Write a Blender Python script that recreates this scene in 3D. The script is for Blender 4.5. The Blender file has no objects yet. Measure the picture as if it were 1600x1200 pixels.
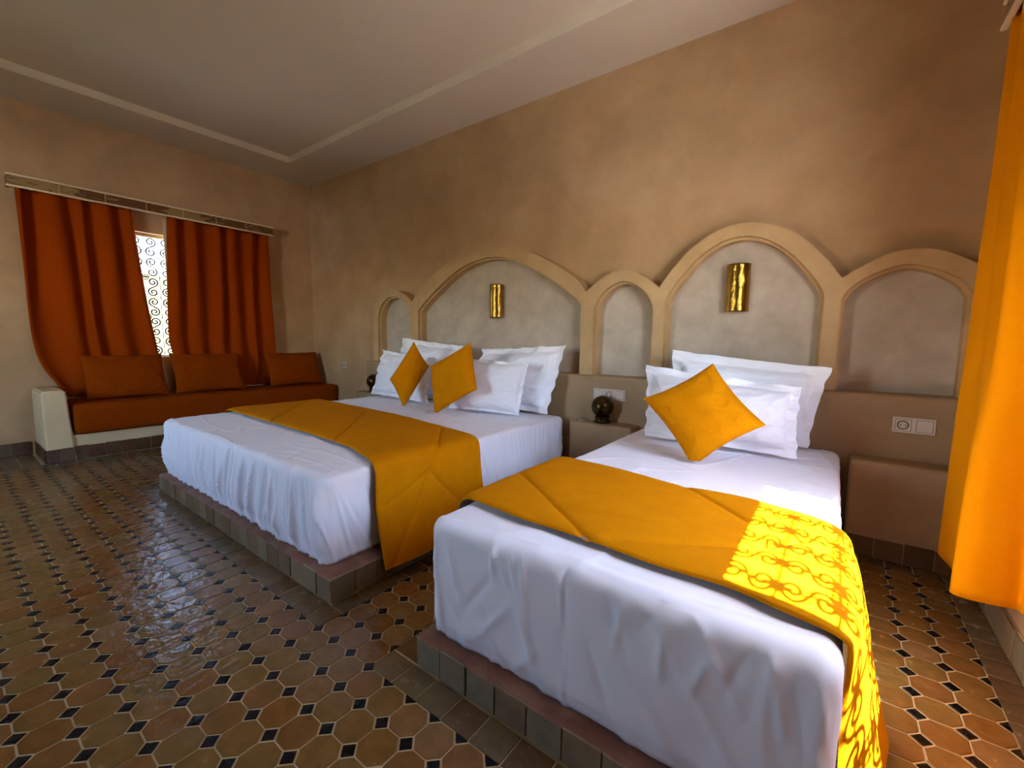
import bpy, bmesh, math, random
from mathutils import Vector, Matrix, noise
from mathutils.geometry import tessellate_polygon

random.seed(7)
scene = bpy.context.scene
COL = scene.collection

# ------------------------------------------------------------------ camera
F_PX, W_PX, H_PX = 676.33, 1600, 1200
YAW, PITCH, ROLL = math.radians(-36.762), math.radians(-5.766), math.radians(0.778)
EYE = Vector((0.0, 0.0, 1.028))
fwd = Vector((math.sin(YAW)*math.cos(PITCH), math.cos(YAW)*math.cos(PITCH), math.sin(PITCH)))
rgt = Vector((math.cos(YAW), -math.sin(YAW), 0))
upv = rgt.cross(fwd)
r2 = rgt*math.cos(ROLL) + upv*math.sin(ROLL)
u2 = upv*math.cos(ROLL) - rgt*math.sin(ROLL)
cam = bpy.data.cameras.new('camera')
cam.sensor_fit = 'HORIZONTAL'
cam.sensor_width = 36.0
cam.lens = 36.0*F_PX/W_PX
cam.clip_start = 0.02
camo = bpy.data.objects.new('camera', cam)
COL.objects.link(camo)
m3 = Matrix((r2, u2, -fwd)).transposed()
camo.matrix_world = Matrix.Translation(EYE) @ m3.to_4x4()
scene.camera = camo

def in_view(p, margin=0):
    v = Vector(p) - EYE
    d = v.dot(fwd)
    if d < 0.05:
        return None
    x = 800 + F_PX*v.dot(r2)/d
    y = 600 - F_PX*v.dot(u2)/d
    return d if (-margin < x < 1600+margin and -margin < y < 1200+margin) else None

# ------------------------------------------------------------------ world, sun, exposure
SUN_DIR = Vector((-1.0, 0.17, -1.71)).normalized()      # the way the light travels
world = bpy.data.worlds.new('sky')
scene.world = world
world.use_nodes = True
wn = world.node_tree.nodes
bg = wn['Background']
sky = wn.new('ShaderNodeTexSky')
sky.sky_type = 'NISHITA'
sky.sun_disc = False
sky.sun_elevation = math.asin(-SUN_DIR.z)
sky.sun_rotation = math.atan2(-SUN_DIR.x, -SUN_DIR.y)
sky.air_density = 1.0
sky.dust_density = 0.8
world.node_tree.links.new(sky.outputs[0], bg.inputs[0])
bg.inputs[1].default_value = 1.7

sun = bpy.data.lights.new('sun', 'SUN')
sun.energy = 37.0
sun.angle = math.radians(0.4)
sun.color = (1.0, 1.0, 0.98)
suno = bpy.data.objects.new('sun', sun)
COL.objects.link(suno)
suno.rotation_euler = SUN_DIR.to_track_quat('-Z', 'Y').to_euler()
suno.location = (6, -1, 9)

def portal(name, loc, normal, sx, sy):
    l = bpy.data.lights.new(name, 'AREA')
    l.shape = 'RECTANGLE'
    l.size, l.size_y = sx, sy
    l.cycles.is_portal = True
    o = bpy.data.objects.new(name, l)
    COL.objects.link(o)
    o.location = loc
    o.rotation_euler = Vector(normal).to_track_quat('-Z', 'Z').to_euler()
    return o

vs = scene.view_settings
vs.view_transform = 'Standard'
vs.look = 'None'
vs.gamma = 1.0
vs.use_curve_mapping = False
vs.exposure = 1.54
scene.cycles.use_denoising = True
scene.cycles.diffuse_bounces = 8
scene.cycles.max_bounces = 12
scene.cycles.sample_clamp_indirect = 8.0

# ------------------------------------------------------------------ room numbers (metres)
XL, XR = -5.50, 0.54          # left and right wall faces
YH, YB = 3.01, -2.00          # head wall, rear wall
ZC = 2.922                    # soffit height
LW = dict(y0=0.98, y1=1.94, z0=0.80, z1=2.03)     # left window
RW = dict(y0=0.85, y1=1.79, z0=0.80, z1=2.02)     # right window
BW = dict(x0=-3.45, x1=-2.50, z0=0.80, z1=2.05)   # window in the rear wall, out of the picture
portal('portal_right', (XR+0.20, (RW['y0']+RW['y1'])/2, (RW['z0']+RW['z1'])/2), (-1, 0, 0), RW['y1']-RW['y0'], RW['z1']-RW['z0'])
portal('portal_left', (XL-0.20, (LW['y0']+LW['y1'])/2, (LW['z0']+LW['z1'])/2), (1, 0, 0), LW['y1']-LW['y0'], LW['z1']-LW['z0'])
portal('portal_rear', ((BW['x0']+BW['x1'])/2, YB-0.20, (BW['z0']+BW['z1'])/2), (0, 1, 0), BW['x1']-BW['x0'], BW['z1']-BW['z0'])

# ------------------------------------------------------------------ helpers
def lin(r, g, b):
    f = lambda c: (c/255/12.92 if c/255 <= 0.04045 else ((c/255+0.055)/1.055)**2.4)
    return (f(r), f(g), f(b), 1.0)

def mk(name, verts, faces, mat, parent=None, smooth=False, mats=None, midx=None):
    me = bpy.data.meshes.new(name)
    me.from_pydata([tuple(v) for v in verts], [], faces)
    me.update()
    for m in (mats or [mat]):
        me.materials.append(m)
    if midx:
        me.polygons.foreach_set('material_index', midx)
    if smooth:
        me.polygons.foreach_set('use_smooth', [True]*len(me.polygons))
    o = bpy.data.objects.new(name, me)
    COL.objects.link(o)
    if parent:
        o.parent = parent
    return o

def from_bm(name, bm, mat, parent=None, smooth=False):
    me = bpy.data.meshes.new(name)
    bmesh.ops.recalc_face_normals(bm, faces=bm.faces)
    bm.to_mesh(me)
    bm.free()
    me.materials.append(mat)
    if smooth:
        me.polygons.foreach_set('use_smooth', [True]*len(me.polygons))
    o = bpy.data.objects.new(name, me)
    COL.objects.link(o)
    if parent:
        o.parent = parent
    return o

def bm_box(bm, lo, hi):
    x0, y0, z0 = lo
    x1, y1, z1 = hi
    v = [bm.verts.new(p) for p in ((x0,y0,z0),(x1,y0,z0),(x1,y1,z0),(x0,y1,z0),(x0,y0,z1),(x1,y0,z1),(x1,y1,z1),(x0,y1,z1))]
    fs = [bm.faces.new([v[i] for i in q]) for q in ((3,2,1,0),(4,5,6,7),(0,1,5,4),(1,2,6,5),(2,3,7,6),(3,0,4,7))]
    return v, fs

def box(name, lo, hi, mat, parent=None, bevel=0.0, seg=2):
    bm = bmesh.new()
    bm_box(bm, lo, hi)
    if bevel:
        bmesh.ops.bevel(bm, geom=list(bm.edges), offset=bevel, segments=seg, profile=0.5, affect='EDGES')
    return from_bm(name, bm, mat, parent, smooth=False)

def boxes(name, lst, mat, parent=None, bevel=0.0):
    bm = bmesh.new()
    for lo, hi in lst:
        bm_box(bm, lo, hi)
    if bevel:
        bmesh.ops.bevel(bm, geom=list(bm.edges), offset=bevel, segments=2, profile=0.5, affect='EDGES')
    return from_bm(name, bm, mat, parent)

def share(src, name, loc, rot=None, parent=None, mat=None):
    o = bpy.data.objects.new(name, src.data)
    COL.objects.link(o)
    o.location = loc
    if rot:
        o.rotation_euler = rot
    if parent:
        o.parent = parent
    return o

def empty(name, loc=(0, 0, 0)):
    o = bpy.data.objects.new(name, None)
    o.empty_display_size = 0.1
    COL.objects.link(o)
    o.location = loc
    return o

def tag(o, label, cat, group=None):
    o['label'] = label
    o['category'] = cat
    if group:
        o['group'] = group
    return o

def struct(o, label=None, cat=None):
    o['kind'] = 'structure'
    if label:
        o['label'] = label
    if cat:
        o['category'] = cat
    return o

def tube(bm, pts, r, n=8, cap=True, flat=1.0):
    """sweep an n-gon of radius r along pts"""
    pts = [Vector(p) for p in pts]
    rings = []
    prev_n = None
    for i, p in enumerate(pts):
        t = (pts[min(i+1, len(pts)-1)] - pts[max(i-1, 0)]).normalized()
        if prev_n is None:
            a = Vector((0, 0, 1)) if abs(t.z) < 0.9 else Vector((1, 0, 0))
            nn = (a - t*a.dot(t)).normalized()
        else:
            nn = (prev_n - t*prev_n.dot(t)).normalized()
        prev_n = nn
        b = t.cross(nn)
        rings.append([bm.verts.new(p + (nn*math.cos(2*math.pi*k/n) + b*math.sin(2*math.pi*k/n)*flat)*r) for k in range(n)])
    for i in range(len(rings)-1):
        for k in range(n):
            bm.faces.new((rings[i][k], rings[i][(k+1) % n], rings[i+1][(k+1) % n], rings[i+1][k]))
    if cap:
        bm.faces.new(rings[0][::-1])
        bm.faces.new(rings[-1])

def lathe(bm, prof, center, n=32):
    cx, cy, cz = center
    rings = []
    for r, z in prof:
        rings.append([bm.verts.new((cx + r*math.cos(2*math.pi*k/n), cy + r*math.sin(2*math.pi*k/n), cz+z)) for k in range(n)])
    for i in range(len(rings)-1):
        for k in range(n):
            bm.faces.new((rings[i][k], rings[i][(k+1) % n], rings[i+1][(k+1) % n], rings[i+1][k]))
    bm.faces.new(rings[0][::-1])
    bm.faces.new(rings[-1])

def interp(tab, x):
    if x <= tab[0][0]:
        return tab[0][1]
    for (a, b), (c, d) in zip(tab, tab[1:]):
        if x <= c:
            return b + (d-b)*(x-a)/(c-a)
    return tab[-1][1]

def sinterp(tab, x):
    """smooth (Catmull-Rom) table lookup"""
    if x <= tab[0][0]:
        return tab[0][1]
    n = len(tab)
    for i in range(n-1):
        if x <= tab[i+1][0]:
            x0, y0 = tab[i]
            x1, y1 = tab[i+1]
            xm, ym = tab[max(i-1, 0)]
            xp, yp = tab[min(i+2, n-1)]
            h = x1-x0
            m0 = (y1-ym)/(x1-xm)*h
            m1 = (yp-y0)/(xp-x0)*h
            t = (x-x0)/h
            return (2*t**3-3*t**2+1)*y0 + (t**3-2*t**2+t)*m0 + (-2*t**3+3*t**2)*y1 + (t**3-t**2)*m1
    return tab[-1][1]

def nz(x, y, z=0.0):
    return noise.noise(Vector((x, y, z)))

def sstep(a, b, x):
    t = min(max((x-a)/(b-a), 0), 1)
    return t*t*(3-2*t)

# ------------------------------------------------------------------ materials
def base_mat(name, col, rough=0.8, spec=0.3, metal=0.0, sheen=0.0):
    m = bpy.data.materials.new(name)
    m.use_nodes = True
    b = m.node_tree.nodes['Principled BSDF']
    b.inputs['Base Color'].default_value = col
    b.inputs['Roughness'].default_value = rough
    b.inputs['Specular IOR Level'].default_value = spec
    b.inputs['Metallic'].default_value = metal
    if sheen:
        b.inputs['Sheen Weight'].default_value = sheen
    return m

def mottled(name, c1, c2, scale=3.0, rough=0.8, spec=0.25, bump=0.15, fine=60.0, sheen=0.0, c3=None, bdist=0.004, metal=0.0, dist=0.25):
    m = base_mat(name, c1, rough, spec, metal, sheen)
    nt = m.node_tree
    N, L = nt.nodes, nt.links
    b = N['Principled BSDF']
    tc = N.new('ShaderNodeTexCoord')
    n1 = N.new('ShaderNodeTexNoise')
    n1.inputs['Scale'].default_value = scale
    n1.inputs['Detail'].default_value = 8
    n1.inputs['Roughness'].default_value = 0.62
    n1.inputs['Distortion'].default_value = dist
    cr = N.new('ShaderNodeValToRGB')
    cr.color_ramp.elements[0].position = 0.32
    cr.color_ramp.elements[0].color = c1
    cr.color_ramp.elements[1].position = 0.68
    cr.color_ramp.elements[1].color = c2
    if c3:
        e = cr.color_ramp.elements.new(0.5)
        e.color = c3
    L.new(tc.outputs['Object'], n1.inputs['Vector'])
    L.new(n1.outputs['Fac'], cr.inputs['Fac'])
    L.new(cr.outputs['Color'], b.inputs['Base Color'])
    n2 = N.new('ShaderNodeTexNoise')
    n2.inputs['Scale'].default_value = fine
    n2.inputs['Detail'].default_value = 4
    L.new(tc.outputs['Object'], n2.inputs['Vector'])
    ad = N.new('ShaderNodeMath')
    ad.operation = 'ADD'
    L.new(n1.outputs['Fac'], ad.inputs[0])
    L.new(n2.outputs['Fac'], ad.inputs[1])
    bp = N.new('ShaderNodeBump')
    bp.inputs['Strength'].default_value = bump
    bp.inputs['Distance'].default_value = bdist
    L.new(ad.outputs[0], bp.inputs['Height'])
    L.new(bp.outputs['Normal'], b.inputs['Normal'])
    return m

def fabric(name, c1, c2, weave=900.0, bump=0.25, sheen=0.25, rough=0.9, noise_scale=14.0):
    m = base_mat(name, c1, rough, 0.04, 0, sheen)
    nt = m.node_tree
    N, L = nt.nodes, nt.links
    b = N['Principled BSDF']
    tc = N.new('ShaderNodeTexCoord')
    n1 = N.new('ShaderNodeTexNoise')
    n1.inputs['Scale'].default_value = noise_scale
    n1.inputs['Detail'].default_value = 6
    n1.inputs['Roughness'].default_value = 0.7
    n2 = N.new('ShaderNodeTexNoise')
    n2.inputs['Scale'].default_value = weave/3
    n2.inputs['Detail'].default_value = 2
    L.new(tc.outputs['Object'], n1.inputs['Vector'])
    L.new(tc.outputs['Object'], n2.inputs['Vector'])
    mx = N.new('ShaderNodeMix')
    mx.data_type = 'RGBA'
    mx.inputs['A'].default_value = c1
    mx.inputs['B'].default_value = c2
    av = N.new('ShaderNodeMath')
    av.operation = 'MULTIPLY_ADD'
    av.inputs[1].default_value = 0.6
    L.new(n1.outputs['Fac'], av.inputs[0])
    h = N.new('ShaderNodeMath')
    h.operation = 'MULTIPLY'
    h.inputs[1].default_value = 0.4
    L.new(n2.outputs['Fac'], h.inputs[0])
    L.new(h.outputs[0], av.inputs[2])
    L.new(av.outputs[0], mx.inputs['Factor'])
    L.new(mx.outputs['Result'], b.inputs['Base Color'])
    bp = N.new('ShaderNodeBump')
    bp.inputs['Strength'].default_value = bump
    bp.inputs['Distance'].default_value = 0.0015
    L.new(n2.outputs['Fac'], bp.inputs['Height'])
    L.new(bp.outputs['Normal'], b.inputs['Normal'])
    return m

def tile_mat(name, cols, rough=0.3, spec=0.5, bump=0.38):
    """glazed tile: every tile (object or mesh island) takes its own colour"""
    m = base_mat(name, cols[0], rough, spec)
    nt = m.node_tree
    N, L = nt.nodes, nt.links
    b = N['Principled BSDF']
    oi = N.new('ShaderNodeObjectInfo')
    ge = N.new('ShaderNodeNewGeometry')
    ad = N.new('ShaderNodeMath')
    ad.operation = 'ADD'
    L.new(oi.outputs['Random'], ad.inputs[0])
    L.new(ge.outputs['Random Per Island'], ad.inputs[1])
    fr = N.new('ShaderNodeMath')
    fr.operation = 'FRACT'
    L.new(ad.outputs[0], fr.inputs[0])
    cr = N.new('ShaderNodeValToRGB')
    cr.color_ramp.interpolation = 'LINEAR'
    els = cr.color_ramp.elements
    n = len(cols)
    els[0].position, els[0].color = 0.0, cols[0]
    els[1].position, els[1].color = 1.0, cols[-1]
    for i in range(1, n-1):
        e = els.new(i/(n-1))
        e.color = cols[i]
    L.new(fr.outputs[0], cr.inputs['Fac'])
    tx = N.new('ShaderNodeNewGeometry')
    n1 = N.new('ShaderNodeTexNoise')
    n1.inputs['Scale'].default_value = 22
    n1.inputs['Detail'].default_value = 7
    L.new(tx.outputs['Position'], n1.inputs['Vector'])
    mx = N.new('ShaderNodeMix')
    mx.data_type = 'RGBA'
    mx.blend_type = 'MULTIPLY'
    mx.inputs['Factor'].default_value = 0.55
    r2_ = N.new('ShaderNodeValToRGB')
    r2_.color_ramp.elements[0].position = 0.3
    r2_.color_ramp.elements[0].color = (0.55, 0.52, 0.50, 1)
    r2_.color_ramp.elements[1].position = 0.7
    r2_.color_ramp.elements[1].color = (1.15, 1.1, 1.05, 1)
    L.new(n1.outputs['Fac'], r2_.inputs['Fac'])
    L.new(cr.outputs['Color'], mx.inputs['A'])
    L.new(r2_.outputs['Color'], mx.inputs['B'])
    L.new(mx.outputs['Result'], b.inputs['Base Color'])
    mr = N.new('ShaderNodeMapRange')
    mr.inputs['To Min'].default_value = max(rough-0.12, 0.05)
    mr.inputs['To Max'].default_value = rough+0.18
    L.new(n1.outputs['Fac'], mr.inputs['Value'])
    L.new(mr.outputs['Result'], b.inputs['Roughness'])
    n3 = N.new('ShaderNodeTexNoise')
    n3.inputs['Scale'].default_value = 30
    n3.inputs['Detail'].default_value = 3
    L.new(tx.outputs['Position'], n3.inputs['Vector'])
    bp = N.new('ShaderNodeBump')
    bp.inputs['Strength'].default_value = bump
    bp.inputs['Distance'].default_value = 0.01
    L.new(n3.outputs['Fac'], bp.inputs['Height'])
    L.new(bp.outputs['Normal'], b.inputs['Normal'])
    return m

M = {}
M['wall'] = mottled('wall_plaster', lin(170, 140, 102), lin(194, 162, 122), 2.2, 0.75, 0.25, 0.3, 40, c3=lin(184, 150, 110), dist=0.15)
M['ceiling'] = mottled('ceiling_paint', lin(203, 189, 169), lin(210, 196, 176), 0.9, 0.85, 0.2, 0.05, 90)
M['tray'] = mottled('tray_edge_paint', lin(222, 210, 192), lin(228, 217, 200), 0.9, 0.7, 0.3, 0.05, 90)
M['mould'] = mottled('moulding_plaster', lin(180, 146, 100), lin(197, 163, 114), 5, 0.6, 0.35, 0.1, 50)
M['niche'] = mottled('niche_plaster', lin(172, 158, 135), lin(198, 186, 164), 5, 0.6, 0.35, 0.2, 50, c3=lin(186, 170, 150))
M['ledge'] = mottled('ledge_plaster', lin(150, 120, 84), lin(168, 138, 100), 3.5, 0.55, 0.4, 0.15, 40)
M['bench'] = mottled('bench_plaster', lin(206, 184, 142), lin(220, 200, 158), 4, 0.8, 0.2, 0.15, 50)
M['platform'] = mottled('terracotta_plaster', lin(112, 74, 54), lin(150, 112, 88), 9, 0.55, 0.4, 0.25, 60, c3=lin(128, 88, 68))
M['octagon'] = tile_mat('octagon_glaze', [lin(124, 84, 38), lin(132, 94, 48), lin(122, 94, 46), lin(130, 86, 36), lin(136, 104, 64), lin(124, 80, 34), lin(126, 98, 46), lin(124, 84, 38)], 0.19, 0.4)
M['dot'] = tile_mat('black_glaze', [lin(8, 8, 9), lin(14, 13, 14), lin(8, 8, 9)], 0.25, 0.3)
M['border'] = tile_mat('border_glaze', [lin(98, 76, 48), lin(114, 94, 66), lin(100, 70, 42), lin(112, 98, 68), lin(98, 76, 48)], 0.2, 0.5)
M['step_tile'] = tile_mat('step_glaze', [lin(128, 108, 80), lin(142, 126, 96), lin(118, 96, 68), lin(132, 124, 98), lin(128, 108, 80)], 0.35, 0.5, 0.2)
M['base_tile'] = tile_mat('skirting_glaze', [lin(84, 52, 34), lin(104, 74, 44), lin(66, 36, 30), lin(96, 76, 46), lin(84, 52, 34)], 0.35, 0.5)
M['grout'] = mottled('grout', lin(178, 154, 114), lin(194, 170, 128), 20, 0.9, 0.1, 0.3, 120)
M['sheet'] = fabric('white_cotton', lin(233, 232, 237), lin(240, 239, 244), 1400, 0.05, 0.1, 0.85, 3)
M['pillow'] = fabric('pillow_cotton', lin(236, 236, 240), lin(242, 242, 246), 1400, 0.05, 0.1, 0.85, 3)
M['mustard'] = fabric('mustard_weave', lin(178, 102, 1), lin(222, 145, 6), 700, 0.5, 0.0)
M['lining'] = fabric('grey_lining', lin(122, 94, 70), lin(138, 108, 80), 700, 0.2)
M['rust'] = fabric('rust_weave', lin(126, 50, 2), lin(142, 60, 4), 700, 0.2, 0.0)
M['curtain_rust'] = fabric('rust_curtain_cloth', lin(138, 50, 2), lin(152, 60, 4), 700, 0.2, 0.0, noise_scale=6)
M['curtain_gold'] = fabric('golden_curtain_cloth', lin(210, 130, 1), lin(224, 143, 4), 700, 0.35, 0.0, noise_scale=30)
M['sheer'] = fabric('beige_voile', lin(196, 178, 140), lin(210, 194, 160), 700, 0.1, 0.05)
M['brass'] = mottled('hammered_brass', lin(150, 112, 42), lin(184, 142, 62), 12, 0.22, 0.5, 0.5, 45, metal=1.0, bdist=0.006)
M['dark_brass'] = mottled('aged_brass', lin(58, 44, 20), lin(84, 64, 28), 20, 0.25, 0.5, 0.3, 60, metal=0.9)
M['plastic'] = base_mat('socket_plastic', lin(206, 192, 176), 0.4, 0.4)
M['plastic_dark'] = base_mat('socket_hole', lin(60, 48, 40), 0.6, 0.2)
M['iron'] = base_mat('wrought_iron', lin(60, 62, 66), 0.6, 0.4)
M['frame'] = mottled('beige_painted_wood', lin(176, 154, 112), lin(190, 168, 126), 8, 0.6, 0.3, 0.1, 60)
M['trim'] = base_mat('cream_trim_paint', lin(226, 210, 176), 0.5, 0.3)
M['cord'] = base_mat('white_cord', lin(205, 190, 165), 0.6, 0.3)
M['ground'] = mottled('bounce_ground', lin(234, 230, 222), lin(241, 237, 230), 0.8, 0.95, 0.1, 0.2, 20)  # near-white so the unseen ground bounces more light indoors
M['bounce_cut'] = mottled('bounce_cut_green', lin(52, 66, 38), lin(74, 86, 50), 3, 0.95, 0.1, 0.4, 40)  # dark tone for the added ground that dims the bounce
M['garden'] = mottled('pale_garden_plaster', lin(92, 90, 54), lin(112, 108, 68), 2, 0.95, 0.1, 0.2, 20)

def pelmet_mat():
    m = base_mat('painted_pelmet', lin(150, 120, 70), 0.6, 0.3)
    nt = m.node_tree
    N, L = nt.nodes, nt.links
    b = N['Principled BSDF']
    tc = N.new('ShaderNodeTexCoord')
    mp = N.new('ShaderNodeMapping')
    mp.inputs['Scale'].default_value = (1, 9, 48)
    L.new(tc.outputs['Object'], mp.inputs['Vector'])
    n = N.new('ShaderNodeTexNoise')
    n.inputs['Scale'].default_value = 1.0
    n.inputs['Detail'].default_value = 5
    n.inputs['Distortion'].default_value = 1.4
    L.new(mp.outputs[0], n.inputs['Vector'])
    mp2 = N.new('ShaderNodeMapping')
    mp2.inputs['Scale'].default_value = (1, 3.1, 0.2)
    L.new(tc.outputs['Object'], mp2.inputs['Vector'])
    n2 = N.new('ShaderNodeTexNoise')
    n2.inputs['Scale'].default_value = 1.0
    L.new(mp2.outputs[0], n2.inputs['Vector'])
    ad = N.new('ShaderNodeMath')
    ad.operation = 'ADD'
    L.new(n.outputs['Fac'], ad.inputs[0])
    L.new(n2.outputs['Fac'], ad.inputs[1])
    cr = N.new('ShaderNodeValToRGB')
    e = cr.color_ramp.elements
    e[0].position, e[0].color = 0.88, lin(150, 122, 74)
    e[1].position, e[1].color = 1.12, lin(64, 24, 12)
    k = e.new(1.0)
    k.color = lin(104, 62, 28)
    sc = N.new('ShaderNodeMath')
    sc.operation = 'MULTIPLY'
    sc.inputs[1].default_value = 1.0
    L.new(ad.outputs[0], sc.inputs[0])
    mr = N.new('ShaderNodeMapRange')
    mr.inputs['From Min'].default_value = 0.75
    mr.inputs['From Max'].default_value = 1.25
    L.new(sc.outputs[0], mr.inputs['Value'])
    e[0].position, k.position, e[1].position = 0.38, 0.5, 0.58
    L.new(mr.outputs['Result'], cr.inputs['Fac'])
    L.new(cr.outputs['Color'], b.inputs['Base Color'])
    return m
M['pelmet'] = pelmet_mat()

# ------------------------------------------------------------------ room shell
TH = 0.18
def wall_with_holes(name, face, out, a0, a1, z0, z1, holes, mat):
    """wall along y with rectangular openings (y0, y1, z0, z1), sorted along y"""
    x0, x1 = sorted((face, face+out))
    lst, cur = [], a0
    for h0, h1, hz0, hz1 in holes:
        lst.append(((x0, cur, z0), (x1, h0, z1)))
        lst.append(((x0, h0, hz1), (x1, h1, z1)))
        if hz0 > z0:
            lst.append(((x0, h0, z0), (x1, h1, hz0)))
        cur = h1
    lst.append(((x0, cur, z0), (x1, a1, z1)))
    return struct(boxes(name, lst, mat))

ZT = 3.25
hole = lambda w: (w['y0'], w['y1'], w['z0'], w['z1'])
wl = wall_with_holes('wall_left', XL, -TH, YB-TH, YH+TH, -0.1, ZT, [hole(LW)], M['wall'])
wr = wall_with_holes('wall_right', XR, TH, YB-TH, YH+TH, -0.1, ZT, [hole(RW)], M['wall'])
wb = struct(boxes('wall_rear', [((XL, YB-TH, -0.1), (BW['x0'], YB, ZT)), ((BW['x1'], YB-TH, -0.1), (XR, YB, ZT)),
                                ((BW['x0'], YB-TH, -0.1), (BW['x1'], YB, BW['z0'])), ((BW['x0'], YB-TH, BW['z1']), (BW['x1'], YB, ZT))], M['wall']))
wh = struct(box('wall_head', (XL, YH, -0.1), (XR, YH+TH, ZT), M['wall']))
# ceiling: soffit ring, raised tray and its pale edge
TX0, TX1, TY0, TY1, TZ = -4.94, -0.02, -1.45, 2.486, 2.985
ce = struct(boxes('ceiling', [((XL, YB, ZC), (TX0, YH, ZT)), ((TX1, YB, ZC), (XR, YH, ZT)),
                              ((TX0, YB, ZC), (TX1, TY0, ZT)), ((TX0, TY1, ZC), (TX1, YH, ZT)),
                              ((TX0, TY0, TZ), (TX1, TY1, ZT))], M['ceiling']))
boxes('tray_edge', [((TX0, TY0, ZC+0.001), (TX0+0.006, TY1, TZ)), ((TX0, TY1-0.006, ZC+0.001), (TX1, TY1, TZ)),
                    ((TX1-0.006, TY0, ZC+0.001), (TX1, TY1, TZ)), ((TX0, TY0, ZC+0.001), (TX1, TY0+0.006, TZ))], M['tray'], ce)

# outside
gb = struct(boxes('floor_outside', [((-30, YB-0.4, -0.35), (1.2, 30, -0.12)), ((1.2, -30, -0.35), (30, 30, -0.12))], M['ground']))  # unseen ground, added pale to bounce sunlight in through the right window
gl_ = struct(boxes('floor_bounce_cut', [((-30, -30, -0.35), (1.2, YB-0.4, -0.12))], M['bounce_cut']))  # unseen dark ground, added to cut bounce light through the rear window
gr_ = struct(box('wall_light_block', (5.0, -1.5, -0.12), (5.3, 10, 2.3), M['wall'], bevel=0.03))  # unseen wall, added to block low light entering the right window
gw = struct(box('wall_garden', (-9.4, 1.0, -0.12), (-9.0, 7, 2.02), M['garden'], bevel=0.03))

# ------------------------------------------------------------------ floor with its tiles
fl = struct(box('floor', (XL, YB, -0.10), (XR, YH, -0.0025), M['grout']))
P = 0.1
HALF = P/2 - 0.0024      # half width of an octagon, joint left open
CUT = 0.0255             # corner cut that leaves room for the black square
def prism(name, pts, z0, z1, mat, parent, chamfer=0.0014):
    n = len(pts)
    cx = sum(p[0] for p in pts)/n
    cy = sum(p[1] for p in pts)/n
    k = 1 - chamfer*2/(max(p[0] for p in pts)-min(p[0] for p in pts))
    v = [(x, y, z0) for x, y in pts] + [(x, y, z1-chamfer*0.6) for x, y in pts] + [(cx+(x-cx)*k, cy+(y-cy)*k, z1) for x, y in pts]
    f = []
    for a in (0, n):
        for i in range(n):
            j = (i+1) % n
            f.append((a+i, a+j, a+n+j, a+n+i))
    f.append(tuple(range(2*n, 3*n)))
    return v, f
c = CUT
h = HALF
OCT = [(h, -h+c), (h, h-c), (h-c, h), (-h+c, h), (-h, h-c), (-h, -h+c), (-h+c, -h), (h-c, -h)]
d_ = CUT - 0.0036
DOT = [(d_, 0), (0, d_), (-d_, 0), (0, -d_)]
SQ = [(0.0475, -0.0475), (0.0475, 0.0475), (-0.0475, 0.0475), (-0.0475, -0.0475)]

PLAT = [(-3.60, -1.496, 0.852, 2.82), (-1.0, 0.06, 0.848, 2.82)]
def in_rect(x, y, r, m=0):
    return r[0]-m < x < r[1]+m and r[2]-m < y < r[3]+m

regions = [  # x0, x1, y0, y1 of octagon fields (multiples of the pitch)
    (-4.81, 0.49, -1.947, 0.753),
    (-1.41, -1.11, 0.753, 2.553),
    (-4.81, -3.71, 0.753, 2.953),
    (0.15, 0.45, 0.783, 2.583),
    (-5.46, -4.96, -1.947, 0.253),
]
octs, dots, tris = [], set(), {}
for x0, x1, y0, y1 in regions:
    nx, ny = round((x1-x0)/P), round((y1-y0)/P)
    for i in range(nx):
        for j in range(ny):
            octs.append((x0+(i+.5)*P, y0+(j+.5)*P))
    for i in range(nx+1):
        for j in range(ny+1):
            ex, ey = i in (0, nx), j in (0, ny)
            key = (round(x0+i*P, 3), round(y0+j*P, 3))
            if ex or ey:
                s = ((-1 if i == 0 else 1) if ex else 0, (-1 if j == 0 else 1) if ey else 0)
                tris.setdefault(key, []).append(s)
            else:
                dots.add(key)
# border cells (square tiles that frame the octagon fields)
borders = []
def border_row(x0, x1, y0, y1):
    w, hh = x1-x0, y1-y0
    if w >= hh:
        n = max(1, round(w/0.104))
        for i in range(n):
            borders.append((x0+(i+.5)*w/n, (y0+y1)/2, w/n, hh))
    else:
        n = max(1, round(hh/0.104))
        for i in range(n):
            borders.append(((x0+x1)/2, y0+(i+.5)*hh/n, w, hh/n))
border_row(-3.71, -1.41, 0.753, 0.852)
border_row(-1.41, -1.11, 2.553, 2.67)
border_row(-1.11, 0.15, 0.753, 0.848)
border_row(-1.496, -1.41, 0.852, 2.67)
border_row(-1.11, -1.0, 0.852, 2.67)
border_row(-3.71, -3.60, 0.852, 2.953)
border_row(0.06, 0.15, 0.853, 2.67)
border_row(0.45, 0.53, 0.753, 2.67)
border_row(0.15, 0.45, 2.583, 2.67)
border_row(-4.95, -4.81, -1.95, 3.0)
border_row(-5.49, -4.95, 0.35, 0.45)
border_row(-5.49, -4.95, 0.25, 0.35)
def dist_view(x, y):
    d = in_view((x, y, 0), 60)
    return d
def split300(items, n=300):
    vis = sorted([(dist_view(i[0], i[1]), i) for i in items if dist_view(i[0], i[1]) is not None], key=lambda t: (t[0], t[1]))
    near = [i for _, i in vis[:n]]
    s = set(near)
    return near, [i for i in items if i not in s]

def jitter_tile(v, x, y, rng, amp=0.012, sx=1, sy=1):
    tx, ty, dz = rng.uniform(-amp, amp), rng.uniform(-amp, amp), rng.uniform(-0.0006, 0.0006)
    return [(x + a*sx, y + b*sy, (cz + (a*tx + b*ty) + dz) if cz > -0.002 else cz) for a, b, cz in v]

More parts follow.
